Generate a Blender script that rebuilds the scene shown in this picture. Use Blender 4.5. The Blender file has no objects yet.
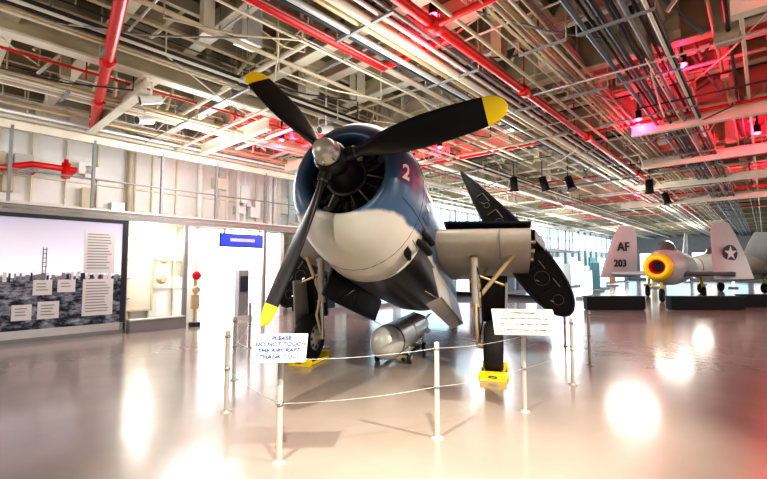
import bpy, math, random, bmesh
from mathutils import Vector, Matrix
random.seed(7)
S=bpy.context.scene
try:
    S.view_settings.view_transform='Standard'
    S.view_settings.look='Medium High Contrast'
except Exception: pass

# ---------------------------------------------------------------- materials
def mat(name,col,rough=.5,metal=0,var=.12,scale=3.0,bump=0,emit=0,coat=0,spec=None):
    m=bpy.data.materials.new(name); m.use_nodes=True
    nt=m.node_tree; b=nt.nodes['Principled BSDF']
    tc=nt.nodes.new('ShaderNodeTexCoord')
    n=nt.nodes.new('ShaderNodeTexNoise'); n.inputs['Scale'].default_value=scale; n.inputs['Detail'].default_value=5
    nt.links.new(tc.outputs['Object'],n.inputs['Vector'])
    mx=nt.nodes.new('ShaderNodeMix'); mx.data_type='RGBA'
    c=list(col)+[1]
    mx.inputs['A'].default_value=[max(0,x*(1-var)) for x in col]+[1]
    mx.inputs['B'].default_value=[min(1,x*(1+var)) for x in col]+[1]
    nt.links.new(n.outputs['Fac'],mx.inputs['Factor'])
    nt.links.new(mx.outputs['Result'],b.inputs['Base Color'])
    b.inputs['Roughness'].default_value=rough; b.inputs['Metallic'].default_value=metal
    b.inputs['Coat Weight'].default_value=coat
    if spec is not None: b.inputs['Specular IOR Level'].default_value=spec
    if emit:
        b.inputs['Emission Color'].default_value=c; b.inputs['Emission Strength'].default_value=emit
    if bump:
        bp=nt.nodes.new('ShaderNodeBump'); bp.inputs['Strength'].default_value=bump; bp.inputs['Distance'].default_value=.02
        nt.links.new(n.outputs['Fac'],bp.inputs['Height']); nt.links.new(bp.outputs['Normal'],b.inputs['Normal'])
    return m
M_cream=mat('cream_paint',(.55,.48,.33),.5,var=.35,scale=1.5)
M_cream2=mat('cream_light_paint',(.76,.71,.57),.45,var=.22)
M_deck=mat('deck_plate_paint',(.15,.12,.075),.8,var=.6,scale=1.2)
M_white=mat('white_paint',(.84,.83,.79),.4,var=.08)
M_grey=mat('grey_paint',(.24,.245,.25),.45,var=.15)
M_lgrey=mat('light_grey_metal',(.60,.60,.58),.35,.3,var=.12)
M_dark=mat('dark_conduit',(.03,.035,.045),.45,var=.3,spec=.3)
M_blueg=mat('blue_grey_conduit',(.10,.14,.19),.4,var=.2)
M_red=mat('red_pipe_paint',(.64,.006,.006),.35,var=.15)
M_black=mat('black_paint',(.005,.005,.006),.42,var=.3,spec=.3)
M_rubber=mat('tyre_rubber',(.012,.012,.012),.7,var=.3,spec=.3)
M_yellow=mat('yellow_paint',(.95,.66,.0),.4,var=.04)
M_tan=mat('tan_metal',(.62,.48,.28),.4,.3,var=.2)
M_steel=mat('steel',(.50,.50,.48),.25,.9,var=.1)
M_engine=mat('engine_metal',(.045,.045,.045),.4,.6,var=.4,scale=12)
M_hub=mat('hub_grey',(.46,.43,.36),.35,.35,var=.15,scale=8)
M_navy=mat('navy_paint',(.012,.018,.032),.4,var=.3,spec=.35)
M_stub=mat('wing_grey_paint',(.45,.43,.38),.4,.1,var=.18,scale=4)
M_jwing=mat('jet_wing_paint',(.54,.58,.58),.4,var=.06)
M_post=mat('post_powder_coat',(.52,.50,.46),.35,.2,var=.05)
M_sign=mat('sign_white',(.70,.70,.68),.4,var=.02)
M_signblue=mat('sign_blue_print',(.02,.05,.30),.6,var=.05,spec=.1)
M_text=mat('text_grey',(.05,.05,.06),.6,var=.05,spec=.1)
M_redem=mat('red_lamp_glow',(1,.03,.10),.5,emit=25)
M_screen=mat('screen_blue',(.02,.05,.40),.3,emit=.9)
M_win=mat('window_daylight',(.50,.78,1),.2,emit=2.0,var=.5,scale=.5)
M_bright=mat('self_lit_exhibit_wall',(.95,.97,1),.5,emit=1.5,var=.03)  # glow put into the material so exhibit surfaces look brightly lit
M_orange=mat('exhibit_orange',(.75,.22,.03),.5); M_teal=mat('exhibit_teal',(.08,.35,.42),.5)

def floor_mat():
    m=bpy.data.materials.new('floor_epoxy'); m.use_nodes=True; nt=m.node_tree; b=nt.nodes['Principled BSDF']
    tc=nt.nodes.new('ShaderNodeTexCoord')
    n=nt.nodes.new('ShaderNodeTexNoise'); n.inputs['Scale'].default_value=.5; n.inputs['Detail'].default_value=8
    n2=nt.nodes.new('ShaderNodeTexNoise'); n2.inputs['Scale'].default_value=2.2; n2.inputs['Detail'].default_value=3
    for q in (n,n2): nt.links.new(tc.outputs['Object'],q.inputs['Vector'])
    r=nt.nodes.new('ShaderNodeValToRGB'); r.color_ramp.elements[0].position=.3; r.color_ramp.elements[1].position=.7
    r.color_ramp.elements[0].color=(.255,.212,.188,1); r.color_ramp.elements[1].color=(.345,.297,.268,1)
    nt.links.new(n.outputs['Fac'],r.inputs['Fac']); nt.links.new(r.outputs['Color'],b.inputs['Base Color'])
    mr=nt.nodes.new('ShaderNodeMapRange'); mr.inputs['To Min'].default_value=.17; mr.inputs['To Max'].default_value=.28
    nt.links.new(n2.outputs['Fac'],mr.inputs['Value']); nt.links.new(mr.outputs['Result'],b.inputs['Roughness'])
    bp=nt.nodes.new('ShaderNodeBump'); bp.inputs['Strength'].default_value=.2; bp.inputs['Distance'].default_value=.02
    nt.links.new(n2.outputs['Fac'],bp.inputs['Height']); nt.links.new(bp.outputs['Normal'],b.inputs['Normal'])
    b.inputs['Coat Weight'].default_value=.35; b.inputs['Coat Roughness'].default_value=.10
    b.inputs['Specular IOR Level'].default_value=.6
    return m
M_floor=floor_mat()

def plane_paint():
    m=bpy.data.materials.new('aircraft_tricolour_paint_bay_shade'); m.use_nodes=True; nt=m.node_tree; b=nt.nodes['Principled BSDF']
    tc=nt.nodes.new('ShaderNodeTexCoord'); sp=nt.nodes.new('ShaderNodeSeparateXYZ'); nt.links.new(tc.outputs['Object'],sp.inputs[0])
    n=nt.nodes.new('ShaderNodeTexNoise'); n.inputs['Scale'].default_value=2.5; n.inputs['Detail'].default_value=6
    nt.links.new(tc.outputs['Object'],n.inputs['Vector'])
    a=nt.nodes.new('ShaderNodeMath'); a.operation='MULTIPLY_ADD'; a.inputs[1].default_value=.16
    nt.links.new(n.outputs['Fac'],a.inputs[0]); nt.links.new(sp.outputs['Z'],a.inputs[2])
    r=nt.nodes.new('ShaderNodeMapRange'); r.inputs['From Min'].default_value=-1.0; r.inputs['From Max'].default_value=1.0
    nt.links.new(a.outputs[0],r.inputs['Value'])
    cr=nt.nodes.new('ShaderNodeValToRGB'); e=cr.color_ramp.elements
    e[0].position=0; e[0].color=(.50,.49,.44,1); e[1].position=1; e[1].color=(.014,.032,.072,1)
    for p,c in ((.285,(.58,.57,.52,1)),(.305,(.050,.105,.20,1)),(.5,(.034,.080,.160,1)),(.75,(.022,.050,.105,1))):
        x=e.new(p); x.color=c
    nt.links.new(r.outputs['Result'],cr.inputs['Fac'])
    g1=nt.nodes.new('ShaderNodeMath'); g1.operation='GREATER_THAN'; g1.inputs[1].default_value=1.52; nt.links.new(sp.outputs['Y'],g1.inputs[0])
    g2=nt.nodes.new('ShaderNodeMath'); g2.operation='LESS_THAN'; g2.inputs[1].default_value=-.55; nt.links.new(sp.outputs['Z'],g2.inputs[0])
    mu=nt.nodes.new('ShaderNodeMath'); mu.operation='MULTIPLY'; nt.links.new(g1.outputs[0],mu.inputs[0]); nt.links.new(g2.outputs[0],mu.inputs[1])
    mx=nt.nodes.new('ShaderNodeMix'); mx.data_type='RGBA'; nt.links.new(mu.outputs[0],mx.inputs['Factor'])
    nt.links.new(cr.outputs['Color'],mx.inputs['A']); mx.inputs['B'].default_value=(.008,.008,.009,1)  # shade of the open bomb bay painted black onto the closed belly
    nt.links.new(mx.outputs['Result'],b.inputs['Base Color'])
    b.inputs['Roughness'].default_value=.32; b.inputs['Coat Weight'].default_value=.1; b.inputs['Coat Roughness'].default_value=.2; b.inputs['Specular IOR Level'].default_value=.4
    return m
M_plane=plane_paint()

# ---------------------------------------------------------------- mesh builder
class MB:
    def __init__(s): s.v=[];s.f=[];s.m=[];s.sm=[];s.mats=[]
    def mi(s,m):
        if m not in s.mats: s.mats.append(m)
        return s.mats.index(m)
    def add(s,vs,fs,m,smooth=False):
        o=len(s.v); s.v+=[tuple(x) for x in vs]; k=s.mi(m)
        for f in fs: s.f.append([i+o for i in f]); s.m.append(k); s.sm.append(smooth)
    def box(s,c,d,m,R=None):
        c=Vector(c); h=Vector(d)/2; vs=[]
        for x in(-1,1):
            for y in(-1,1):
                for z in(-1,1):
                    p=Vector((x*h.x,y*h.y,z*h.z))
                    if R: p=R@p
                    vs.append(c+p)
        s.add(vs,[(0,1,3,2),(4,6,7,5),(0,4,5,1),(2,3,7,6),(0,2,6,4),(1,5,7,3)],m)
    def hexa(s,p,m):
        s.add(p,[(3,2,1,0),(4,5,6,7),(0,1,5,4),(1,2,6,5),(2,3,7,6),(3,0,4,7)],m)
    def frame(s,p0,p1):
        d=(Vector(p1)-Vector(p0)).normalized(); up=Vector((0,0,1)) if abs(d.z)<.95 else Vector((1,0,0))
        x=d.cross(up).normalized(); return d,x,x.cross(d)
    def cyl(s,p0,p1,r,m,r1=None,n=12,caps=True):
        r1=r if r1 is None else r1; p0=Vector(p0);p1=Vector(p1); d,x,y=s.frame(p0,p1)
        a=[];b=[]
        for i in range(n):
            t=2*math.pi*i/n; q=x*math.cos(t)+y*math.sin(t); a.append(p0+q*r); b.append(p1+q*r1)
        s.add(a+b,[(i,(i+1)%n,n+(i+1)%n,n+i) for i in range(n)],m,True)
        if caps: s.add(a,[list(range(n))[::-1]],m); s.add(b,[list(range(n))],m)
    def beam(s,p0,p1,w,h,m):
        p0=Vector(p0);p1=Vector(p1); d,x,y=s.frame(p0,p1); vs=[]
        for p in(p0,p1):
            for (i,j) in((-1,-1),(1,-1),(1,1),(-1,1)): vs.append(p+x*i*w/2+y*j*h/2)
        s.hexa(vs,m)
    def tube(s,pts,r,m,n=8):
        pts=[Vector(p) for p in pts]; rings=[]; x=None
        for i,p in enumerate(pts):
            d=(pts[min(i+1,len(pts)-1)]-pts[max(i-1,0)]).normalized()
            if x is None:
                up=Vector((0,0,1)) if abs(d.z)<.95 else Vector((1,0,0)); x=d.cross(up).normalized()
            x=(x-d*x.dot(d)).normalized(); y=x.cross(d)
            rings.append([p+(x*math.cos(2*math.pi*k/n)+y*math.sin(2*math.pi*k/n))*r for k in range(n)])
        s.loft(rings,m)
    def loft(s,rings,m,smooth=True,cap0=True,cap1=True,capm=None):
        n=len(rings[0]); vs=[p for r in rings for p in r]; fs=[]
        for j in range(len(rings)-1):
            for i in range(n):
                k=(i+1)%n; fs.append((j*n+i,j*n+k,(j+1)*n+k,(j+1)*n+i))
        s.add(vs,fs,m,smooth)
        if cap0: s.add(rings[0],[list(range(n))[::-1]],capm or m)
        if cap1: s.add(rings[-1],[list(range(n))],capm or m)
    def lathe(s,c,ax,prof,m,n=24,cap=True):
        c=Vector(c); ax=Vector(ax).normalized(); up=Vector((0,0,1)) if abs(ax.z)<.95 else Vector((1,0,0))
        x=ax.cross(up).normalized(); y=x.cross(ax)
        s.loft([[c+ax*t+(x*math.cos(2*math.pi*k/n)+y*math.sin(2*math.pi*k/n))*r for k in range(n)] for t,r in prof],m,cap0=cap,cap1=cap)
    def build(s,name,parent=None,loc=None):
        me=bpy.data.meshes.new(name); vs=s.v
        if loc is not None: L=Vector(loc); vs=[tuple(Vector(p)-L) for p in vs]
        me.from_pydata(vs,[],s.f)
        for m in s.mats: me.materials.append(m)
        me.polygons.foreach_set('material_index',s.m); me.polygons.foreach_set('use_smooth',s.sm); me.update()
        bm=bmesh.new(); bm.from_mesh(me); bmesh.ops.recalc_face_normals(bm,faces=bm.faces); bm.to_mesh(me); bm.free()
        o=bpy.data.objects.new(name,me); S.collection.objects.link(o)
        if loc is not None: o.location=loc
        if parent: o.parent=parent
        return o
def empty(name,loc=(0,0,0),M=None):
    o=bpy.data.objects.new(name,None); S.collection.objects.link(o); o.empty_display_size=.2
    if M is not None: o.matrix_world=M
    else: o.location=loc
    return o
def text(name,body,size,M,m,parent=None,extr=.002,align='CENTER',off=0):
    cu=bpy.data.curves.new(name,'FONT'); cu.body=body; cu.size=size; cu.extrude=extr; cu.align_x=align; cu.align_y='CENTER'; cu.offset=off
    cu.materials.append(m); o=bpy.data.objects.new(name,cu); S.collection.objects.link(o)
    if parent: o.parent=parent
    o.matrix_local=M
    return o

# ---------------------------------------------------------------- building frame
yaw=math.radians(42); L=Vector((math.sin(yaw),math.cos(yaw),0)); C=Vector((-math.cos(yaw),math.sin(yaw),0))
def B(a,c,z): return L*a+C*c+Vector((0,0,z))
def bbox(mb,a0,a1,c0,c1,z0,z1,m):
    mb.hexa([B(a0,c0,z0),B(a1,c0,z0),B(a1,c1,z0),B(a0,c1,z0),B(a0,c0,z1),B(a1,c0,z1),B(a1,c1,z1),B(a0,c1,z1)],m)
A0,A1,C0,C1,H=-14,62,-13,14.6,6.3
mb=MB(); bbox(mb,A0,A1,C0,C1,-.1,0,M_floor)
mb.build('floor')
mb=MB(); bbox(mb,A0,A1,C0,C1,H,H+.1,M_deck); mb.build('ceiling')
mb=MB(); bbox(mb,A0,A1,C1,C1+.15,0,H,M_white); mb.build('wall_left')
mb=MB(); bbox(mb,A1,A1+.15,C0,C1,0,H,M_grey); mb.build('wall_far')
mb=MB()
for i in range(10): bbox(mb,A1-.06,A1-.02,C0+1+i*2.7,C0+3.2+i*2.7,.4,3.4,M_win if i%2 else M_bright)
mb.build('window_2')
mb=MB(); bbox(mb,A0-.15,A0,C0,C1,0,H,M_white); mb.build('wall_back')
mb=MB()
a=A0
while a<A1:
    bbox(mb,a,a+1.2,C0-.15,C0,0,H,M_white); a+=6
bbox(mb,A0,A1,C0-.15,C0,0,.6,M_white); bbox(mb,A0,A1,C0-.15,C0,4.8,H,M_white)
mb.build('wall_right')
mb=MB()
bbox(mb,A0,A1,-1.35,-1.335,.0,.003,M_dark)
for a in (9.5,16,24): bbox(mb,a,a+.012,C0,C1,0,.003,M_grey)
mb.build('trim_floor_seam')

# ---------------------------------------------------------------- ceiling structure
mb=MB()
a=-7.0; k=0
while a<60:
    big=(k%3==0); d=.75 if big else .42
    bbox(mb,a,a+.03,C0,C1,H-d,H,M_cream); bbox(mb,a-.10,a+.13,C0,C1,H-d-.03,H-d,M_cream2)
    a+=1.3; k+=1
for i in range(36):
    c=C0+.4+i*.76
    bbox(mb,A0,A1,c,c+.02,H-.22,H,M_cream); bbox(mb,A0,A1,c-.04,c+.06,H-.24,H-.22,M_cream)
for c in (8.6,-.9,-7):
    bbox(mb,A0,A1,c,c+.04,H-.95,H,M_cream); bbox(mb,A0,A1,c-.11,c+.15,H-.99,H-.95,M_cream2)
for a,c0,c1 in ((12.2,-9,2.4),(16.5,-10,3),(21,-10,4),(27,-10,6),(7.2,-9,.2),(2.8,8.6,12.4),(5.6,8.8,12.4),(8.6,8.8,12.4)):
    bbox(mb,a,a+.02,c0,c1,5.06,5.3,M_cream2); bbox(mb,a-.08,a+.10,c0,c1,5.03,5.06,M_cream2); bbox(mb,a-.08,a+.10,c0,c1,5.3,5.32,M_cream2)
    for c in (c0+.2,(c0+c1)/2,c1-.2): mb.beam(B(a,c,5.3),B(a,c,H),.06,.06,M_cream)
for i in range(300):
    a=random.uniform(0,26)**1; c=random.uniform(-3,13.5)
    z=random.uniform(5.2,5.6); p=B(a,c,z); q=p+L*random.uniform(-1,1)+C*random.uniform(-1,1); q.z=H
    mb.beam(p,q,.045,.045,random.choice([M_cream,M_cream2,M_grey]))
mb.build('ceiling_beams')

mb=MB()
cols=[M_cream2,M_cream2,M_cream,M_cream,M_white,M_lgrey,M_grey,M_tan,M_dark,M_dark]
def lpipe(c,z,r,m,a0=A0,a1=A1,n=8): mb.cyl(B(a0,c,z),B(a1,c,z),r,m,n=n)
def hangers(c,z,a0=-6,a1=40,st=2.6):
    a=a0+random.uniform(0,1)
    while a<a1:
        mb.cyl(B(a,c,z),B(a,c,H),.012,M_cream,n=5,caps=False); a+=st
for i in range(84):
    c=random.uniform(-9,13.8); z=random.uniform(5.15,5.85); r=random.choice([.012,.015,.02,.03,.04,.06])
    a0=random.choice([A0,A0,0,4,8]); a1=random.choice([A1,22,14,18]); 
    if a1-a0<4: a1=A1
    lpipe(c,z,r,random.choice(cols),a0,a1); hangers(c,z,max(a0,-6),min(a1,34),3.4)
for i,(c,z,r,m) in enumerate([(4.05,5.2,.07,M_cream2),(4.25,5.24,.05,M_tan),(4.45,5.2,.05,M_lgrey),(3.85,5.22,.035,M_white),(3.7,5.25,.03,M_grey),(4.62,5.25,.035,M_dark),(3.95,5.34,.05,M_dark)]):
    lpipe(c,z,r,m,n=12)
for i in range(10): lpipe(1.0+i*.095+random.uniform(-.02,.02),5.22+.05*(i%3),.026 if i%3 else .038,[M_dark,M_blueg,M_dark,M_grey][i%4])
for i in range(5): lpipe(2.3+i*.11,5.3+random.uniform(-.05,.05),.026,[M_tan,M_cream2,M_tan,M_cream][i%4])
for i in range(3): lpipe(.1+i*.17,5.35+.05*i,.03,[M_cream2,M_dark,M_tan][i%3])
for i in range(4): lpipe(7.4+i*.13,5.3,.028,[M_cream2,M_dark,M_tan][i%3])
for i in range(4): lpipe(10.2+i*.14,5.2,.033,[M_white,M_cream2,M_tan][i%3])
for c,w in ((-2.6,.4),(-5,.6)):
    bbox(mb,A0,40,c,c+w,5.45,5.75,M_lgrey)
a=-5
while a<40:
    for c0,c1 in ((.95,1.95),(2.1,2.85),(3.6,4.75),(7.3,8.0),(10.1,10.8)):
        mb.beam(B(a,c0,5.16),B(a,c1,5.16),.05,.03,M_grey)
        for c in (c0,c1): mb.cyl(B(a,c,5.16),B(a,c,H),.012,M_cream,n=5)
    a+=2.3
for i in range(70):
    a=random.uniform(-3,34) if i>36 else random.uniform(2,14); z=random.uniform(5.1,5.75); c0=random.uniform(-9,9); c1=c0+random.uniform(1.5,7)
    c1=min(c1,14.4); r=random.choice([.015,.02,.03,.045,.06])
    mb.cyl(B(a,c0,z),B(a,c1,z),r,random.choice(cols),n=8)
    for c in (c0+.1,c1-.1): mb.cyl(B(a,c,z),B(a,c,H),.012,M_cream,n=5)
for i in range(80):
    a=random.uniform(0,18); c=random.uniform(-2,13); z=random.uniform(5.1,5.6); p=B(a,c,z); q=B(a+random.uniform(-3,3),min(14,c+random.uniform(-2,2)),z)
    w=(p+q)/2; w.z-=.08; mb.tube([p+Vector((0,0,.6)),p,w,q,q+Vector((0,0,.6))],.016,random.choice([M_dark,M_cream2,M_cream,M_grey]),6)
for i in range(90):
    a=random.uniform(1,24); c=random.uniform(-3,13.5); w=random.uniform(.12,.4)
    bbox(mb,a,a+w,c,c+w*.8,random.uniform(5.25,5.6),6.3,random.choice([M_cream2,M_cream,M_cream,M_lgrey]))
mb.build('ceiling_pipework')

mb=MB()
mb.cyl(B(A0,3.42,5.2),B(A1,3.42,5.2),.075,M_red,n=14)
mb.cyl(B(A0,4.95,5.28),B(5.5,4.95,5.28),.075,M_red,n=14)
mb.cyl(B(4.9,3.42,5.2),B(4.9,-6,5.2),.055,M_red,n=12)
mb.cyl(B(5.5,3.42,5.28),B(5.5,5.0,5.28),.06,M_red,n=12)
mb.cyl(B(A0,9.3,5.35),B(A1,9.3,5.35),.025,M_red,n=10)
mb.cyl(B(6,-1.6,5.3),B(A1,-1.6,5.3),.05,M_red,n=10)
for a in (12,18,25,33): mb.cyl(B(a,-8,5.3),B(a,10,5.3),.04,M_red,n=10)
for a in (4.9,8,12,18): mb.lathe(B(a-.12,3.42,5.2),L,[(0,.075),(0,.11),(.24,.11),(.24,.075)],M_red,14)
for a in range(-4,40,3):
    for c in(3.42,9.3): mb.cyl(B(a,c,5.2),B(a,c,H),.015,M_red,n=6)
p0=Vector((-3.42,5.3,5.2)); p1=Vector((-7.5,10.7,5.2))
mb.cyl(p0+(p0-p1)*.4,p1,.085,M_red,n=14); mb.cyl(p1,p1+Vector((0,0,1.1)),.085,M_red,n=14)
mb.cyl(p0,p0+Vector((0,0,1.1)),.02,M_red,n=6)
for t in (.3,.62): mb.lathe(p0.lerp(p1,t),p1-p0,[(0,.085),(0,.12),(.2,.12),(.2,.085)],M_red,14)
mb.build('sprinkler_pipe')
mb=MB()
mb.tube([B(-3,13.7,4.1),B(1.3,13.7,4.1),B(1.9,13.7,4.3),B(2.8,13.7,4.3),B(2.8,14.2,4.3)],.08,M_red,12)
for a in (-1,.5,1.3,2.0): mb.cyl(B(a,13.7,4.15),B(a,14.3,4.15),.03,M_red,n=8)
mb.lathe(B(1.0,13.7,4.0),(0,0,1),[(0,.12),(.35,.12),(.35,.05),(.5,.05)],M_red,12)
mb.lathe(B(2.6,13.7,4.05),(0,0,1),[(0,.1),(.4,.1),(.4,.05),(.5,.05)],M_red,12)
mb.build('fire_main_pipe')

# ---------------------------------------------------------------- left partition
cw=12.47
mb=MB()
bbox(mb,-8,40,cw,cw+.12,2.92,3.12,M_grey); bbox(mb,-8,40,cw-.03,cw+.15,3.12,3.16,M_lgrey)
bbox(mb,-8,40,cw,cw+.14,4.82,5.0,M_cream2); bbox(mb,-8,40,cw+.02,cw+.1,3.9,3.93,M_grey)
bbox(mb,-8,40,cw,C1-.16,3.0,3.06,M_cream)
for a in [-3.6,-1.7,0,1.35,2.94,4.58,6.17,7.9,9.6,11.4,13.3,15.3,17.4,19.8,22.5,25.5,29,33,38]:
    bbox(mb,a-.03,a+.03,cw,cw+.1,3.1,4.9,M_grey)
for a in (-4,1.0,3.74,5.3,7.9,10.5,14,18,23,29): bbox(mb,a-.05,a+.05,cw+.01,cw+.12,0,2.92,M_grey)
mb.build('mezzanine_railing')
mb=MB()
for i in range(60):
    a=-4+i*.75
    bbox(mb,a,a+.04,C1-.14,C1,0,H,M_cream2)
for z in (1.0,1.9,3.4,4.1): bbox(mb,A0,A1,C1-.1,C1,z,z+.05,M_cream2)
for i in range(40):
    a=random.uniform(-3,14); z=random.uniform(.4,4.6); w=random.uniform(.2,.6); h=random.uniform(.2,.7)
    bbox(mb,a,a+w,C1-.3,C1,z,z+h,random.choice([M_white,M_cream2,M_cream,M_lgrey]))
for i in range(16):
    a=random.uniform(-3,14); mb.cyl(B(a,C1-.25,0),B(a,C1-.25,H),random.choice([.03,.05,.08]),random.choice([M_white,M_cream2,M_cream]),n=8)
bbox(mb,4.2,4.25,C1-.36,C1-.3,.35,2.3,M_cream); bbox(mb,5.0,5.05,C1-.36,C1-.3,.35,2.3,M_cream); bbox(mb,4.2,5.05,C1-.36,C1-.3,2.25,2.3,M_cream); bbox(mb,4.2,5.05,C1-.36,C1-.3,.35,.4,M_cream); bbox(mb,4.24,5.01,C1-.33,C1-.3,.38,2.27,M_cream2)
for z in (.7,1.3,1.9): mb.beam(B(4.15,C1-.38,z),B(4.4,C1-.38,z+.06),.04,.03,M_grey)
for a,z,rr in ((5.3,1.3,.14),(5.35,1.9,.1)): mb.lathe(B(a,C1-.3,z),-C,[(0,rr),(.12,rr),(.12,rr*.6),(.2,rr*.5)],M_tan,16)
mb.build('trim_bulkhead_frames')

def poster_mat():
    m=bpy.data.materials.new('poster_photo_print'); m.use_nodes=True; nt=m.node_tree; b=nt.nodes['Principled BSDF']
    tc=nt.nodes.new('ShaderNodeTexCoord'); sp=nt.nodes.new('ShaderNodeSeparateXYZ'); nt.links.new(tc.outputs['Object'],sp.inputs[0])
    n=nt.nodes.new('ShaderNodeTexNoise'); n.inputs['Scale'].default_value=4; n.inputs['Detail'].default_value=9; n.inputs['Roughness'].default_value=.7
    mp=nt.nodes.new('ShaderNodeMapping'); mp.inputs['Scale'].default_value=(1,1,2.2)
    nt.links.new(tc.outputs['Object'],mp.inputs['Vector']); nt.links.new(mp.outputs['Vector'],n.inputs['Vector'])
    lo=nt.nodes.new('ShaderNodeValToRGB'); e=lo.color_ramp.elements; e[0].position=.45; e[0].color=(.008,.010,.016,1); e[1].position=.68; e[1].color=(.28,.29,.33,1)
    nt.links.new(n.outputs['Fac'],lo.inputs['Fac'])
    mr=nt.nodes.new('ShaderNodeMapRange'); mr.inputs['From Min'].default_value=1.45; mr.inputs['From Max'].default_value=2.9
    nt.links.new(sp.outputs['Z'],mr.inputs['Value'])
    hi=nt.nodes.new('ShaderNodeValToRGB'); e=hi.color_ramp.elements; e[0].position=0; e[0].color=(.88,.88,.93,1); e[1].position=1; e[1].color=(.38,.37,.47,1)
    nt.links.new(mr.outputs['Result'],hi.inputs['Fac'])
    a=nt.nodes.new('ShaderNodeMath'); a.operation='MULTIPLY_ADD'; a.inputs[1].default_value=-1.0; nt.links.new(n.outputs['Fac'],a.inputs[0]); nt.links.new(sp.outputs['Z'],a.inputs[2])
    st=nt.nodes.new('ShaderNodeMapRange'); st.inputs['From Min'].default_value=.95; st.inputs['From Max'].default_value=1.05; nt.links.new(a.outputs[0],st.inputs['Value'])
    mx=nt.nodes.new('ShaderNodeMix'); mx.data_type='RGBA'; nt.links.new(st.outputs['Result'],mx.inputs['Factor']); nt.links.new(lo.outputs['Color'],mx.inputs['A']); nt.links.new(hi.outputs['Color'],mx.inputs['B'])
    nt.links.new(mx.outputs['Result'],b.inputs['Base Color']); b.inputs['Roughness'].default_value=.3; b.inputs['Specular IOR Level'].default_value=.3
    nt.links.new(mx.outputs['Result'],b.inputs['Emission Color']); b.inputs['Emission Strength'].default_value=.4  # self-glow added to the print to brighten it
    return m
M_poster=poster_mat()
mb=MB()
bbox(mb,-5,3.68,cw-.06,cw-.0,.28,2.88,M_poster)
bbox(mb,-5,3.7,cw-.08,cw+.0,.1,.28,M_lgrey); bbox(mb,-5,3.72,cw-.08,cw+.0,2.82,2.91,M_dark); bbox(mb,3.62,3.74,cw-.08,cw+.0,.1,2.91,M_dark)
bbox(mb,-5,3.7,cw-.1,cw+.0,0,.1,M_grey)
for a0,a1,z0,z1 in ((2.8,3.45,1.55,2.6),(2.8,3.45,.5,1.4),(1.95,2.35,.5,.9),(1.5,1.85,.5,.85),(1.85,2.2,1.05,1.4),(2.3,2.65,1.1,1.4)):
    bbox(mb,a0,a1,cw-.072,cw-.058,z0,z1,M_sign)
    z=z1-.1
    while z>z0+.08: bbox(mb,a0+.06,a1-.06-random.uniform(0,.2)*(a1-a0),cw-.076,cw-.07,z,z+.022,M_grey); z-=.07
for a in (2.0,2.06): 
    bbox(mb,a,a+.012,cw-.068,cw-.058,1.45,2.15,M_text)
for z in (1.6,1.7,1.8,1.9,2.0,2.1): bbox(mb,1.99,2.08,cw-.068,cw-.058,z,z+.01,M_text)
for i in range(60):
    a=-2+i*.095; h=random.uniform(.0,.12); bbox(mb,a,a+random.uniform(.03,.09),cw-.068,cw-.058,1.40+random.uniform(-.05,.03),1.47+h,random.choice([M_text,M_grey,M_sign]))
mb.build('photo_mural')
mb=MB(); bbox(mb,3.8,5.2,cw-.3,cw-.0,0,.3,M_grey); bbox(mb,3.8,5.2,cw-.32,cw-.0,.3,.33,M_lgrey); mb.build('plinth')
mb=MB()
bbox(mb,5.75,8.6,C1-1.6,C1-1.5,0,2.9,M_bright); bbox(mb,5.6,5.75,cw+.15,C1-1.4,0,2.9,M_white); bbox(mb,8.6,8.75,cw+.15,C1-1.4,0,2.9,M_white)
mb.build('wall_alcove')
mb=MB(); bbox(mb,7.1,7.45,C1-1.9,C1-1.65,0,1.6,M_grey); bbox(mb,7.15,7.4,C1-1.93,C1-1.9,.9,1.4,M_dark); bbox(mb,7.0,7.55,C1-2.0,C1-1.62,0,.12,M_lgrey); mb.build('exhibit_kiosk')
mb=MB(); bbox(mb,6.3,7.75,cw-.09,cw-.05,2.35,2.72,M_screen); bbox(mb,6.27,7.78,cw-.05,cw-.01,2.32,2.75,M_dark); bbox(mb,6.4,6.46,cw-.05,cw-.01,2.7,2.91,M_grey); bbox(mb,7.6,7.66,cw-.05,cw-.01,2.7,2.91,M_grey)
bbox(mb,6.6,7.45,cw-.095,cw-.09,2.5,2.6,M_sign)
mb.build('monitor_sign')
mb=MB(); bbox(mb,5.35,5.6,cw-.35,cw-.15,0,.12,M_dark); mb.cyl(B(5.47,cw-.25,.1),B(5.47,cw-.25,1.5),.04,M_tan); mb.lathe(B(5.47,cw-.3,1.45),-C,[(0,.12),(.06,.12),(.08,.08)],M_red); mb.lathe(B(5.47,cw-.3,1.05),-C,[(0,.11),(.06,.11),(.08,.08)],M_tan); bbox(mb,5.37,5.57,cw-.33,cw-.2,.5,.9,M_tan); mb.build('valve_stand')

mb=MB()
a=10.6; 
while a<58:
    bbox(mb,a,a+1.55,cw+.2,cw+.24,3.25,4.75,M_win); a+=1.8
mb.build('window_1')
mb=MB()
a=10.6
while a<58:
    bbox(mb,a-.25,a,cw+.15,cw+.3,0,5.0,M_grey); bbox(mb,a+.75,a+.8,cw+.16,cw+.2,3.2,4.8,M_grey); a+=1.8
bbox(mb,10.6,58,cw+.15,cw+.2,4.0,4.05,M_grey)
mb.build('trim_window_frame')
mb=MB()
cs=[M_white,M_bright,M_blueg,M_win,M_navy,M_win,M_teal,M_win]
a=9.0; 
while a<56:
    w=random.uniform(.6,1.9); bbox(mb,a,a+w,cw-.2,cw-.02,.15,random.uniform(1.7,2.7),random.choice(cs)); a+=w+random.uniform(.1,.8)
bbox(mb,9.0,56,cw-.3,cw-.02,0,.15,M_grey)
mb.build('exhibit_panels')

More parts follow.
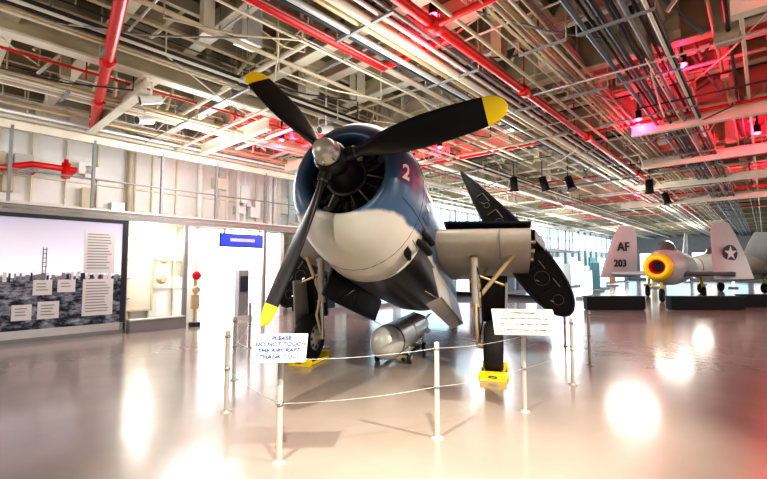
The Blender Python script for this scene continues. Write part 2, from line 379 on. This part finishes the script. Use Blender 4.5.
# ---------------------------------------------------------------- aircraft
hub=Vector((-.584,4.7588,2.9218)); ay,tp,rot=.3015,.2660,.2433
bax=Vector((math.sin(ay)*math.cos(tp),math.cos(ay)*math.cos(tp),-math.sin(tp)))
rax=Vector((math.cos(ay),-math.sin(ay),0)); uax=rax.cross(bax)
MW=Matrix.Translation(hub)@Matrix((rax,bax,uax)).transposed().to_4x4()
MI=MW.inverted(); bh=Vector((math.sin(ay),math.cos(ay),0)); h0=Vector((hub.x,hub.y,0))
plane=empty('torpedo_bomber_airplane',M=MW)
def G(al,r,z): return MI@(h0+bh*al+rax*r+Vector((0,0,z)))
ST=[(.33,.57,.58,.57),(.345,.62,.63,.63),(.39,.68,.71,.72),(.5,.76,.81,.83),(.7,.83,.90,.95),(1.0,.86,.93,1.04),(1.45,.86,.92,1.09),(1.5,.83,.89,1.07),(2.2,.81,.88,1.08),(3.2,.79,.88,1.06),(4.2,.74,.84,1.0),(5,.68,.78,.88),(6,.58,.7,.68),(8,.38,.5,.35),(9.6,.2,.34,.12),(10.6,.06,.2,.0)]
def sec(s):
    for i in range(len(ST)-1):
        if ST[i][0]<=s<=ST[i+1][0]:
            t=(s-ST[i][0])/(ST[i+1][0]-ST[i][0]); return [ST[i][k]*(1-t)+ST[i+1][k]*t for k in(1,2,3)]
    return ST[-1][1:]
def fp(s,th,off=0):
    w,t,b=sec(s); c,sn=math.cos(th),math.sin(th); e=1.0 if s<1.5 else .9
    x=(w+off)*math.copysign(abs(c)**e,c); z=(t+off if sn>0 else b+off)*math.copysign(abs(sn)**e,sn)
    return Vector((x,s,z))
def ring(s,n=48,off=0): return [fp(s,2*math.pi*i/n,off) for i in range(n)]
def circ(s,r,n=48,z=0): return [Vector((r*math.cos(2*math.pi*i/n),s,z+r*math.sin(2*math.pi*i/n))) for i in range(n)]
mb=MB()
ss=[.33,.345,.365,.39,.44,.5,.6,.7,.85,1.0,1.2,1.45]
mb.loft([circ(.75,.50),circ(.5,.50)],M_black,cap0=False,cap1=False)
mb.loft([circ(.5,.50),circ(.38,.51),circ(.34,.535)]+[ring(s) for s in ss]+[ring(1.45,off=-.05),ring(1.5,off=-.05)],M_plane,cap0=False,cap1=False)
mb.build('engine_cowling',plane)
mb=MB()
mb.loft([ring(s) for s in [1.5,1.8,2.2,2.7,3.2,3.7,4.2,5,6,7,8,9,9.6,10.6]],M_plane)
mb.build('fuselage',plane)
mb=MB()
def seam(pts,r=.006): mb.tube(pts,r,M_navy,5)
seam([fp(1.0,2*math.pi*i/40,.0) for i in range(41)],.004)
for th in (.5,2.64,-.35,3.49,1.2,1.94): seam([fp(s,th) for s in (.5,.6,.7,.85,1.0,1.2,1.45)],.004)
for i in range(28):
    th=-.6+i*(math.pi+1.2)/27
    seam([fp(1.15+.04*j,th,.0) for j in range(8)],.004)
for j in range(4): mb.box(fp(1.15+.06*j,-.75,.005),(.05,.03,.16),M_black)
mb.build('cowl_panel_lines',plane)
mb=MB()
mb.loft([circ(.74,.5),circ(.76,.5)],M_black)
for i in range(14):
    th=2*math.pi*i/14+.1; d=Vector((math.cos(th),0,math.sin(th))); s0=.58 if i%2 else .68
    mb.cyl(Vector((0,s0,0))+d*.18,Vector((0,s0,0))+d*.47,.062,M_engine,n=12)
    for j in range(8):
        q=.22+j*.03; mb.cyl(Vector((0,s0,0))+d*q,Vector((0,s0,0))+d*(q+.012),.078,M_engine,n=12)
    mb.cyl(Vector((0,s0-.06,0))+d*.43,Vector((0,.42,0))+d*.2,.011,M_tan if i%3==0 else M_engine,n=6)
    mb.box(Vector((0,s0-.02,0))+d*.47,(.1,.1,.06),M_engine,Matrix.Rotation(-th+math.pi/2,3,'Y'))
mb.lathe((0,.06,0),(0,1,0),[(0,.12),(.06,.14),(.25,.18),(.4,.25),(.5,.26)],M_black,28)
mb.lathe((0,.42,0),(0,1,0),[(0,.25),(0,.27),(.02,.27),(.02,.25)],M_engine,28)
mb.lathe((.14,.2,.24),(0,1,0),[(0,.05),(.25,.06)],M_lgrey,12)
mb.build('radial_engine',plane)
mb=MB()
mb.lathe((0,-.33,0),(0,1,0),[(0,.02),(.005,.07),(.03,.105),(.08,.13),(.14,.137),(.15,.155),(.2,.155),(.21,.14),(.27,.14)],M_hub,28)
mb.lathe((0,-.12,0),(0,1,0),[(0,.16),(.04,.19),(.2,.19),(.24,.15)],M_black,28)
for i in range(8):
    t=i*math.pi/4; mb.cyl((.145*math.cos(t),-.20,.145*math.sin(t)),(.145*math.cos(t),-.15,.145*math.sin(t)),.013,M_steel,n=6)
def bw(q):
    T=[(.15,.055),(.3,.06),(.42,.085),(.6,.13),(.85,.165),(1.1,.18),(1.4,.178),(1.65,.165),(1.8,.15),(1.88,.13),(1.94,.095),(1.97,.055),(1.985,.01)]
    for i in range(len(T)-1):
        if T[i][0]<=q<=T[i+1][0]:
            t=(q-T[i][0])/(T[i+1][0]-T[i][0]); return T[i][1]*(1-t)+T[i+1][1]*t
    return T[-1][1]
for k in range(3):
    th=rot+k*2*math.pi/3; d=Vector((math.cos(th),0,math.sin(th))); t=Vector((-math.sin(th),0,math.cos(th))); fw=Vector((0,-1,0))
    def brow(q):
        beta=math.radians(52-16*q/1.0 if q<1 else 36-9*(q-1)); hc=bw(q); thk=max(.008,.055-.03*min(1,max(0,(q-.3)/.9))-.012*max(0,q-1.2))
        if q<.35: thk=.055
        ch=t*math.cos(beta)+fw*math.sin(beta); nn=d.cross(ch); out=[]
        for j in range(16):
            a=2*math.pi*j/16; out.append(d*q+ch*hc*math.cos(a)+nn*thk*math.sin(a)*(1 if q<.35 else (.75+.25*math.cos(a))))
        return out
    qs=[.12,.2,.3,.36,.42,.5,.6,.72,.85,1,1.1,1.25,1.4,1.55,1.65,1.75]
    mb.loft([brow(q) for q in qs],M_black,cap0=True,cap1=False)
    mb.loft([brow(q) for q in [1.75,1.8,1.85,1.88,1.91,1.94,1.96,1.97,1.985]],M_yellow,cap0=False)
    mb.cyl(d*.1,d*.26,.085,M_black,n=16)
    mb.cyl(d*.26,d*.3,.07,M_engine,n=16)
mb.build('propeller',plane)

def foil(n=16,t=.16):
    pts=[]
    def th(x): return 5*t*(.2969*math.sqrt(x)-.126*x-.3516*x*x+.2843*x**3-.1015*x**4)
    for i in range(n+1):
        x=(1-math.cos(math.pi*i/n))/2; pts.append((x,th(x)))
    lo=[(x,-z) for x,z in pts[1:-1]][::-1]
    return pts+lo
mb=MB()
def wsec(r,le,ch,zc): return [Vector((r,le+x*ch,zc+z*ch*(1.0 if z<0 else .95))) for x,z in foil(t=.165)]
mb.loft([wsec(-1.75,2.28,2.75,-.13),wsec(-.75,2.2,2.95,-.15),wsec(.75,2.2,2.95,-.15),wsec(2.2,2.28,2.75,-.13)],M_stub,capm=M_black)
mb.beam((.9,2.50,.085),(2.2,2.57,.07),.42,.03,M_navy)
for r in (1.25,1.75): mb.loft([[p+Vector((dx,0,0)) for p in wsec(r,2.235,2.86,-.14)] for dx in (0,.008)],M_grey)
for sgn in(-1,1):
    e=2.2 if sgn>0 else 1.75
    for j in range(3): mb.cyl((sgn*e,2.7+j*.5,-.1),(sgn*(e+.08),2.7+j*.5,-.1),.07,M_steel,n=10)
    mb.beam((sgn*e,2.6,-.05),(sgn*(e+.2),3.5,.05),.14,.16,M_black)
mb.build('wing_centre_section',plane)
for sgn,nm in((1,'starboard'),(-1,'port')):
    mb=MB()
    def fs(al,ler,lez,ter,tez,tt,sc=1.0):
        le=Vector((ler,lez)); te=Vector((ter,tez)); ch=te-le; nn=Vector((ch.y,-ch.x)).normalized()*ch.length
        out=[]
        for x,z in foil(t=tt):
            p=le+ch*x+nn*z*1.0
            out.append(G(al,sgn*p.x,p.y))
        return out
    R0=fs(3.8,2.88,.84,.985,3.57,.225)
    rings=[R0,fs(4.6,2.85,.9,1.05,3.45,.20),fs(6.5,2.6,1.1,1.15,3.2,.16),fs(8.3,2.3,1.35,1.2,2.9,.12),fs(9.0,2.1,1.7,1.35,2.7,.10)]
    mb.loft(rings,M_navy,capm=M_black)
    rim=fs(3.78,2.86,.87,1.0,3.53,.215); mb.tube(rim+[rim[0]],.018,M_dark,6)
    le=Vector((2.88,.84)); te=Vector((.985,3.57)); ch=te-le
    nn=Vector((ch.y,-ch.x)).normalized()
    for x,rr in ((.10,.09),(.24,.13),(.62,.07),(.74,.05)):
        p=le+ch*x; c=[G(3.78,sgn*(p.x+rr*math.cos(a)),p.y+rr*math.sin(a)) for a in [2*math.pi*i/18 for i in range(19)]]
        mb.tube(c,.004,M_grey,5)
        pp=le+ch*(x+.07); q0=pp+nn*.26*(1-x); q1=pp-nn*.26*(1-x); mb.beam(G(3.78,sgn*q0.x,q0.y),G(3.78,sgn*q1.x,q1.y),.03,.02,M_dark)
    for j in range(6):
        p=le+ch*(.15+.12*j)+nn*.16*(1-.1*j); q=le+ch*(.21+.12*j)+nn*.15*(1-.1*j)
        mb.beam(G(3.77,sgn*p.x,p.y),G(3.77,sgn*q.x,q.y),.014,.014,M_grey)
        p=le+ch*(.12+.13*j)-nn*.12*(1-.1*j); mb.beam(G(3.77,sgn*p.x,p.y),G(3.77,sgn*(p.x+.06),p.y-.03),.03,.02,M_steel)
    mb.build('folded_wing_'+nm,plane)
mb=MB()
def vsec(z,le,ch): return [Vector((yy*ch,le+x*ch,z)) for x,yy in foil(t=.09)]
mb.loft([vsec(.2,8.6,2.2),vsec(1.0,8.9,1.8),vsec(1.9,9.4,1.2),vsec(2.05,9.6,.8)],M_plane)
for sg in(-1,1): mb.loft([[Vector((sg*r,le+x*ch,.35+z*ch)) for x,z in foil(t=.09)] for r,le,ch in((.1,8.8,1.8),(1.6,9.0,1.4),(2.8,9.3,1.0),(3.0,9.5,.6))],M_plane)
mb.build('tail_surfaces',plane)
mb=MB()
g=mat('canopy_glass',(.10,.14,.15),.08,var=.1)
cs_=[(2.35,.1,.86),(2.7,.32,1.25),(3.2,.36,1.38),(4.5,.38,1.40),(5.6,.38,1.30),(6.2,.34,1.1),(6.8,.2,.75)]
def csec(s,w,t): return [Vector((w*math.cos(a),s,.6+(t-.6)*math.sin(a))) for a in [math.pi*i/12 for i in range(13)]]
mb.loft([csec(*c) for c in cs_],g)
for c in cs_[1:-1]: mb.tube(csec(c[0],c[1]+.01,c[2]+.01),.02,M_navy,6)
mb.build('canopy',plane)
mb=MB()
for sg in(-1,1):
    mb.tube([(sg*.74,1.3,-.40),(sg*.82,1.58,-.43),(sg*.85,1.72,-.46)],.05,M_black,12)
    mb.tube([(sg*.70,1.3,-.54),(sg*.79,1.58,-.57),(sg*.82,1.72,-.60)],.05,M_black,12)
mb.build('exhaust_stacks',plane)
mb=MB()
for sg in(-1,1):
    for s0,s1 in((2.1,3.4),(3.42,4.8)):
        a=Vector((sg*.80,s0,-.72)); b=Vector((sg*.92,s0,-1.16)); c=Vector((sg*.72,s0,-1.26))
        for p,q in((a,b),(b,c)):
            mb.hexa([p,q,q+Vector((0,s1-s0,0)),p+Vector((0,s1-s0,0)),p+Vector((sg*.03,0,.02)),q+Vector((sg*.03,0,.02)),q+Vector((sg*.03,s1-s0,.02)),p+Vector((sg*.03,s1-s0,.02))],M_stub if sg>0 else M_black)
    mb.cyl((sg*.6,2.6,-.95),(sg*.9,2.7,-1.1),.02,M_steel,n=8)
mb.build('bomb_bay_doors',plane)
for sg,nm in((1,'starboard'),(-1,'port')):
    mb=MB(); al,r=2.67,1.62
    ctr=G(al,sg*r,.425); ax=(G(al,sg*(r+1),.425)-ctr).normalized()
    mb.lathe(ctr-ax*.14,ax,[(0,.24),(0,.34),(.03,.395),(.08,.42),(.14,.425),(.20,.42),(.25,.395),(.28,.34),(.28,.24)],M_rubber,36,cap=False)
    mb.lathe(ctr-ax*.12,ax,[(0,.05),(0,.26),(.03,.25),(.05,.12),(.19,.12),(.21,.25),(.24,.26),(.24,.05)],M_lgrey,30)
    for k in range(8):
        t=k*math.pi/4; v=(G(al,sg*r,.425+.17*math.sin(t))-ctr)+(G(al+.17*math.cos(t),sg*r,.425)-ctr)
        mb.cyl(ctr-ax*.13+v,ctr+ax*.13+v,.03,M_dark,n=8)
    axl=G(al,sg*(r-.24),.45); top=Vector((sg*1.34,2.7,-.36)); mid=axl.lerp(top,.45)
    mb.cyl(ctr,axl,.055,M_tan,n=12); mb.cyl(axl-(top-axl)*.03,mid,.042,M_steel,n=14); mb.cyl(mid,top,.062,M_post,n=16)
    for q in (.0,.5,.95): mb.cyl(mid.lerp(top,q)-(top-axl)*.012,mid.lerp(top,q)+(top-axl)*.012,.078,M_tan,n=16)
    mb.tube([axl+Vector((0,-.08,.05)),axl.lerp(top,.25)+Vector((0,-.22,0)),mid+Vector((0,-.08,0))],.024,M_tan,8)
    mb.cyl(axl.lerp(top,.5),Vector((sg*(1.95 if sg>0 else 1.65),2.75,-.32)),.035,M_tan,n=12); mb.cyl(axl.lerp(top,.6)+Vector((0,.1,0)),Vector((sg*1.5,3.6,-.32)),.035,M_tan,n=10)
    mb.tube([top,axl.lerp(top,.7)+Vector((sg*.1,-.1,0)),axl.lerp(top,.3)+Vector((sg*.1,-.05,0)),axl],.012,M_black,6)
    mb.hexa([G(al-.22,sg*(r+.17),.62),G(al+.4,sg*(r+.17),.62),G(al+.4,sg*(r+.20),.62),G(al-.22,sg*(r+.20),.62),G(al-.25,sg*(r+.2),1.45),G(al+.45,sg*(r+.2),1.45),G(al+.45,sg*(r+.23),1.45),G(al-.25,sg*(r+.23),1.45)],M_stub if sg<0 else M_grey)
    mb.hexa([G(al+.3,sg*(r-.2),.78),G(al+.3,sg*(r+.2),.78),G(al+.36,sg*(r+.2),.78),G(al+.36,sg*(r-.2),.78),G(al+.2,sg*(r-.22),1.55),G(al+.2,sg*(r+.22),1.55),G(al+.26,sg*(r+.22),1.55),G(al+.26,sg*(r-.22),1.55)],M_black)
    mb.cyl(G(al,sg*(r+.2),1.4),axl.lerp(top,.8),.02,M_tan,n=8)
    mb.build('landing_gear_'+nm,plane)
mb=MB(); c=G(9.6,0,.18); ax=(G(9.6,1,.18)-c).normalized()
mb.lathe(c-ax*.07,ax,[(0,.1),(.02,.17),(.07,.18),(.12,.17),(.14,.1)],M_rubber,20); mb.cyl(c,Vector((0,9.6,-.05)),.05,M_steel)
mb.build('tail_wheel',plane)
# nose number painted onto the curved cowl
w=text('tmp','2',.27,Matrix(),M_sign,None,extr=0,off=.008)
bpy.context.view_layer.update(); dg=bpy.context.evaluated_depsgraph_get()
me=bpy.data.meshes.new_from_object(w.evaluated_get(dg)); bpy.data.objects.remove(w)
bm=bmesh.new(); bm.from_mesh(me); bmesh.ops.triangulate(bm,faces=bm.faces); bmesh.ops.subdivide_edges(bm,edges=bm.edges,cuts=3)
for v in bm.verts:
    v.co=fp(.48+v.co.x*.75,.03+v.co.y/.8,.012)
bm.to_mesh(me); bm.free(); me.materials.clear(); me.materials.append(M_white)
o=bpy.data.objects.new('nose_number',me); S.collection.objects.link(o); o.parent=plane

for sg in(1,-1):
    mb=MB(); c=h0+bh*2.67+rax*1.62*sg
    for dd in(-.34,.34):
        p=c+bh*dd; s1=1 if dd>0 else -1
        q=[p-rax*.2-bh*.09,p+rax*.2-bh*.09,p+rax*.2+bh*.09,p-rax*.2+bh*.09]
        top=[x+Vector((0,0,.12)) for x in q]
        if s1<0: top[2]-=bh*.08; top[3]-=bh*.08
        else: top[0]+=bh*.08; top[1]+=bh*.08
        mb.hexa(q+top,M_yellow)
    for e in(-.21,.21): mb.beam(c+rax*e-bh*.33+Vector((0,0,.03)),c+rax*e+bh*.33+Vector((0,0,.03)),.03,.04,M_yellow)
    mb.box(c-bh*.435+Vector((0,0,.06)),(.12,.01,.03),M_dark,Matrix.Rotation(-ay,3,'Z'))
    mb.build('wheel_chock',loc=c)

T0=Vector((-.03,7.0,.42)); td=bh
mb=MB()
mb.lathe(T0,td,[(0,.03),(.01,.10),(.05,.18),(.13,.25),(.25,.283),(.35,.285)],M_lgrey,32)
mb.lathe(T0,td,[(.35,.285),(.36,.289),(.42,.289),(.43,.285)],M_dark,32,cap=False)
mb.lathe(T0,td,[(.43,.285),(2.4,.285),(2.9,.2),(3.2,.08)],M_lgrey,32)
mb.lathe(T0,td,[(1.3,.288),(1.38,.288)],M_yellow,32,cap=False)
for q in(.06,.14): mb.lathe(T0+td*q,td,[(0,.2 if q<.1 else .257),(.005,.2 if q<.1 else .257)],M_grey,32,cap=False)
for k in range(4):
    t=k*math.pi/2+math.pi/4; v=rax*math.cos(t)+Vector((0,0,math.sin(t)))
    Q=[T0+td*2.7+v*.1,T0+td*3.2+v*.05,T0+td*3.2+v*.3,T0+td*2.8+v*.3]
    mb.hexa(Q+[x+td.cross(v)*.02 for x in Q],M_lgrey)
mb.build('torpedo',loc=T0)
mb=MB(); tc=T0.copy(); tc.z=0
for s in(.7,1.9):
    p=tc+td*s
    for e in(-.3,.3):
        mb.lathe(p+rax*e-rax*.03+Vector((0,0,.09)),rax,[(0,.05),(0,.09),(.06,.09),(.06,.05)],M_dark,16)
    mb.beam(p-rax*.34+Vector((0,0,.10)),p+rax*.34+Vector((0,0,.10)),.1,.05,M_tan)
    for e in(-1,1): mb.beam(p+rax*.28*e+Vector((0,0,.10)),p+rax*.29*e+Vector((0,0,.3)),.1,.03,M_tan)
for e in(-.2,.2): mb.beam(tc+td*.6+rax*e+Vector((0,0,.08)),tc+td*2+rax*e+Vector((0,0,.08)),.05,.05,M_black)
mb.build('torpedo_trolley',loc=tc)

# ---------------------------------------------------------------- barrier
posts=[(-2.82,9.01),(-2.25,6.48),(-1.84,5.063),(-.906,3.79),(.535,4.32),(1.66,5.086),(2.74,6.24),(3.583,7.468),(3.9,9.2)]
for x,y in posts:
    mb=MB(); mb.lathe((x,y,0),(0,0,1),[(0,.06),(.010,.06),(.016,.028),(.03,.025),(.93,.025),(.94,.022),(.945,.004)],M_post,20)
    for z in (.88,.50): mb.lathe((x,y,z-.015),(0,0,1),[(0,.026),(0,.030),(.03,.030),(.03,.026)],M_steel,16)
    mb.build('stanchion',loc=(x,y,0))
mb=MB()
for z in(.88,.50):
    for (x0,y0),(x1,y1) in zip(posts[:-1],posts[1:]):
        mb.tube([(x0+(x1-x0)*t,y0+(y1-y0)*t,z-.03*4*t*(1-t)) for t in [i/8 for i in range(9)]],.0022,M_lgrey,6)
mb.build('barrier_cable')
def infosign(name,px,py,w,h,z,lines,tilt=35,yawd=0,txt=M_signblue,ts=.05):
    e=empty(name,(px,py,z)); mb=MB()
    R=Matrix.Rotation(math.radians(yawd),3,'Z')@Matrix.Rotation(math.radians(tilt),3,'X')
    mb.box((0,0,.0),(w,h,.012),M_sign,R); mb.box(R@Vector((0,0,-.012)),(w*.5,.06,.03),M_steel,R)
    mb.cyl((0,0,-.045),(0,0,0),.02,M_steel); mb.build('panel',e)
    for i,l in enumerate(lines):
        text('line_%d'%i,l,ts,Matrix.Translation(R@Vector((0,h/2-h*(i+.8)/(len(lines)+.6),.010)))@R.to_4x4(),txt,e,extr=.002,off=.0015 if ts>.04 else 0)
infosign('information_sign',-.906,3.77,.46,.29,.985,['PLEASE','DO NOT TOUCH','THE AIRCRAFT.','THANK YOU!'],46,4,ts=.055)
infosign('information_sign',1.66,5.04,.72,.42,1.05,['TORPEDO BOMBER','carrier based aircraft with folding wings','flown from the flight deck in all weather','restored for display in the hangar'],38,-8,M_text,.034)

for (x0,x1,y) in((8.0,10.3,16.9),(11.3,14.2,16.9),(15,17,18)):
    c=Vector(((x0+x1)/2,y,0)); mb=MB(); mb.box(c+Vector((0,0,.27)),(x1-x0,.3,.48),M_black); mb.box(c+Vector((0,0,.53)),(x1-x0+.06,.36,.04),M_dark); mb.box(c+Vector((0,0,.015)),(x1-x0-.1,.25,.03),M_dark)
    mb.build('display_bench',loc=c)

# ---------------------------------------------------------------- jets with folded wings
def jr(s,rx,rz,z=0): return [Vector((rx*math.cos(2*math.pi*i/28),s,z+rz*math.sin(2*math.pi*i/28))) for i in range(28)]
def make_jet(loc,rz,nose,body,wingm,panels=True,ns=1.0):
    jw=Matrix.Translation(loc)@Matrix.Rotation(math.radians(rz),4,'Z')
    jet=empty('jet_fighter',M=jw)
    mb=MB()
    mb.loft([jr(.0,.34,.34),jr(-.08,.42,.42),jr(-.06,.52,.52),jr(.08,.60,.60),jr(.3,.64,.64)],nose,cap0=False,cap1=False)
    mb.loft([jr(.3,.64,.64),jr(.34,.65,.65)],M_navy,cap0=False,cap1=False)
    mb.loft([jr(.34,.65,.65),jr(1.1,.74,.78),jr(2,.82,.92),jr(4,.85,.98),jr(8,.75,.85),jr(11,.5,.55)],body,cap0=False)
    mb.loft([jr(-.02,.36,.36),jr(.1,.30,.30),jr(.4,.22,.22)],M_red,cap0=False)
    mb.loft([jr(.38,.24,.24),jr(.42,.2,.2)],M_black)
    mb.build('fuselage',jet)
    mb=MB(); mb.loft([[Vector((w*math.cos(a),s,.7+h*math.sin(a))) for a in [math.pi*i/10 for i in range(11)]] for s,w,h in((1.6,.1,.1),(2.1,.4,.6),(3.2,.42,.7),(4.6,.2,.35))],g); mb.build('canopy',jet)
    mb=MB()
    for sg in(-1,1):
        mb.loft([[Vector((sg*r,le+x*ch,-.35+z*ch)) for x,z in foil(t=.1)] for r,le,ch in((.6,2.4,2.8),(2.7,3.2,2.2))],M_blueg if sg>0 else M_jwing)
        if panels:
            b0=Vector((-3.3,3.0,0)) if sg<0 else Vector((1.9,3.0,0)); cd=Vector((1.4,1.8,0)).normalized(); nd=Vector((cd.y,-cd.x,0))
            def ps(z,off,ch,lean): return [b0+cd*(off+x*ch)+nd*(t*ch)+Vector((lean,-lean,z)) for x,t in foil(t=.08)]
            ln=.25 if sg<0 else -.75
            mb.loft([ps(-.6,.0,2.4,0),ps(.6,.35,2.05,ln*.4),ps(1.7,.75,1.55,ln*.8),ps(2.35,1.1,1.0,ln)],wingm)
    mb.loft([[Vector((z*ch,le+x*ch,zz)) for x,z in foil(t=.08)] for zz,le,ch in((.4,8.5,2.6),(2.2,10.0,1.3))],body)
    mb.build('wings_and_tail',jet)
    mb=MB()
    for x,y in((0,1.0),(-1.3,5.0),(1.3,5.0)):
        z=-loc[2]
        mb.lathe((x-.09,y,z+.33),(1,0,0),[(0,.15),(0,.28),(.05,.33),(.13,.33),(.18,.28),(.18,.15)],M_rubber,20); mb.cyl((x,y,z+.33),(x*.9,y,-.4),.07,M_yellow)
    mb.build('undercarriage',jet)
    return jet
jet=make_jet((12.9,20,1.70),-42,M_yellow,M_jwing,M_jwing)
cd=Vector((1.4,1.8,0)).normalized(); nd=Vector((cd.y,-cd.x,0)); zz=Vector((0,0,1))
RM=Matrix((cd,zz,nd)).transposed().to_4x4()
def mark(body,size,b0,off,z,lean,m):
    p=b0+cd*off+nd*.14+Vector((lean,-lean,z)); text('marking',body,size,Matrix.Translation(p)@RM,m,jet,extr=.01,off=.015)
mark('AF',.7,Vector((-3.3,3.0,0)),1.35,1.15,.15,M_text); mark('203',.55,Vector((-3.3,3.0,0)),1.2,.2,.05,M_text)
mb=MB(); p=Vector((1.9,3.0,0))+cd*1.3+nd*.14+Vector((-.3,.3,.7)); mb.cyl(p,p+nd*.02,.42,M_navy,n=28)
pts=[]
for i in range(10):
    rr=.40 if i%2==0 else .16; a=math.pi/2+i*math.pi/5; pts.append(p+nd*.03+cd*rr*math.cos(a)+zz*rr*math.sin(a))
mb.add(pts+[p+nd*.03],[(i,(i+1)%10,10) for i in range(10)],M_sign); mb.build('star_roundel',jet)
make_jet((19.5,27,1.7),-70,M_white,M_white,M_jwing,False)
make_jet((23,24.5,1.7),-60,M_yellow,M_jwing,M_jwing,True)
for x,y,h,m in((14.5,29,2.0,M_teal),(17,33,2.4,M_win),(20.5,38,2.2,M_orange),(11,23,1.5,M_bright),(25,40,2.6,M_bright),(30,40,2.2,M_navy),(22,34.5,1.2,M_yellow),(28,34,2,M_bright),(33,46,3,M_win)):
    mb=MB(); R=Matrix.Rotation(math.radians(48),3,'Z')
    mb.box((x,y,h/2+.1),(1.6,.12,h-.2),m,R); mb.box((x,y,.06),(1.8,.6,.12),M_grey,R); mb.box((x,y,h+.02),(1.66,.2,.05),M_lgrey,R)
    mb.build('exhibit_stand',loc=(x,y,0))

# ---------------------------------------------------------------- hanging fixtures
def tracklight(p):
    mb=MB(); p=Vector(p)
    mb.cyl(p+Vector((0,0,.15)),Vector((p.x,p.y,H)),.02,M_dark,n=8)
    d=Vector((random.uniform(-.4,.4),random.uniform(-.4,.4),-1)).normalized()
    mb.lathe(p+Vector((0,0,.25)),d,[(0,.07),(.02,.13),(.45,.14),(.55,.18)],M_black,20)
    mb.lathe(p+Vector((0,0,.25))+d*.54,d,[(0,.15),(.015,.14)],M_grey,20)
    mb.build('spotlight_fixture',loc=p)
for a,c in((15.0,6.9),(15.7,6.1),(16.4,5.4),(19,3.2),(23,3.3)):
    tracklight(B(a,c,4.85))
for p,d in ((B(3.3,10.1,4.95),-L-C*.3),(B(3.0,8.9,5.0),-L+C*.2),(B(6.4,7.6,4.95),-L)):
    mb=MB(); d=(d+Vector((0,0,-.3))).normalized()
    mb.cyl(p,Vector((p.x,p.y,H)),.02,M_white,n=8); mb.lathe(p-d*.2,d,[(0,.06),(.02,.085),(.35,.085),(.4,.1)],M_white,18); mb.lathe(p+d*.2,d,[(0,.08),(.01,.08)],M_dark,18)
    mb.build('security_camera',loc=p)
reds=[(B(5.3,3.7,5.65),30),(B(7.0,10.3,5.4),330),(B(7.0,-1.2,5.45),150),(B(9.5,1.0,5.5),120),(B(12,2.2,5.4),170),(B(15,.0,5.3),200),(B(11,7.5,5.5),170),(B(22,-.5,5.4),280),(B(24,4.5,5.4),280)]
for p,en in reds:
    mb=MB(); p=Vector(p)
    mb.cyl(p+Vector((0,0,.1)),Vector((p.x,p.y,H)),.03,M_dark,n=8); mb.lathe(p,(0,0,1),[(0,.09),(.2,.08),(.22,.03)],M_black,16); mb.lathe(p,(0,0,-1),[(0,.085),(.02,.08),(.05,.04)],M_redem,16)
    mb.build('red_lamp',loc=p)
    l=bpy.data.lights.new('red_lamp_light','POINT'); l.energy=en; l.color=(1,.01,.06); l.shadow_soft_size=.08
    o=bpy.data.objects.new('red_lamp_light',l); o.location=p+Vector((0,0,-.14)); S.collection.objects.link(o)

# ---------------------------------------------------------------- lights
def pt(p,e,col=(1,.90,.74),r=1.0):
    l=bpy.data.lights.new('fill_light','POINT'); l.energy=e; l.color=col; l.shadow_soft_size=r  # added fill without a fixture, brightens room and ceiling
    o=bpy.data.objects.new('fill_light',l); o.location=p; S.collection.objects.link(o)
for a in(-2,5,12,20,31,46):
    pt(B(a,10.6,4.1),330 if a<14 else 480,(.98,.97,1))
    pt(B(a,6.0 if a==12 else 4.3,4.1),{-2:235,5:235,12:190,20:210,31:230,46:350}[a],(1,.96,.86))
    pt(B(a,-5.2,4.1),{-2:130,5:170,12:230,20:270,31:300,46:300}[a],(1,.95,.86))
for a,e in ((-1,70),(4.5,110),(7.2,90),(10.5,90)): pt(B(a,13.5 if a<7 else 12.6,2.6),e,(1,.98,.95),.15)  # extra fill added under the mezzanine to brighten wall and alcove
def spot(p,t,e,col=(1,.90,.72),ang=60,r=.06):
    l=bpy.data.lights.new('track_spot','SPOT'); l.energy=e; l.color=col; l.spot_size=math.radians(ang); l.spot_blend=.8; l.shadow_soft_size=r
    o=bpy.data.objects.new('track_spot',l); o.location=p; S.collection.objects.link(o)
    o.rotation_euler=(Vector(t)-Vector(p)).to_track_quat('-Z','Y').to_euler()
spot((-1.6,1.7,5.0),(-.1,4.0,0),1700,ang=56)
spot((3.9,2.2,5.0),(1.0,5.2,0),2200,ang=56)
spot((.6,1.2,5.0),(.3,3.5,0),1900,ang=44)
w=bpy.data.worlds.new('world'); S.world=w; w.use_nodes=True
w.node_tree.nodes['Background'].inputs[0].default_value=(.85,.93,1,1); w.node_tree.nodes['Background'].inputs[1].default_value=1.0

# ---------------------------------------------------------------- camera
cam=bpy.data.cameras.new('camera'); cam.sensor_width=36; cam.lens=36*422.9/767; cam.clip_end=300
co=bpy.data.objects.new('camera',cam); co.location=(0,0,1.6943); co.rotation_euler=(math.pi/2+.0652,0,0); S.collection.objects.link(co); S.camera=co
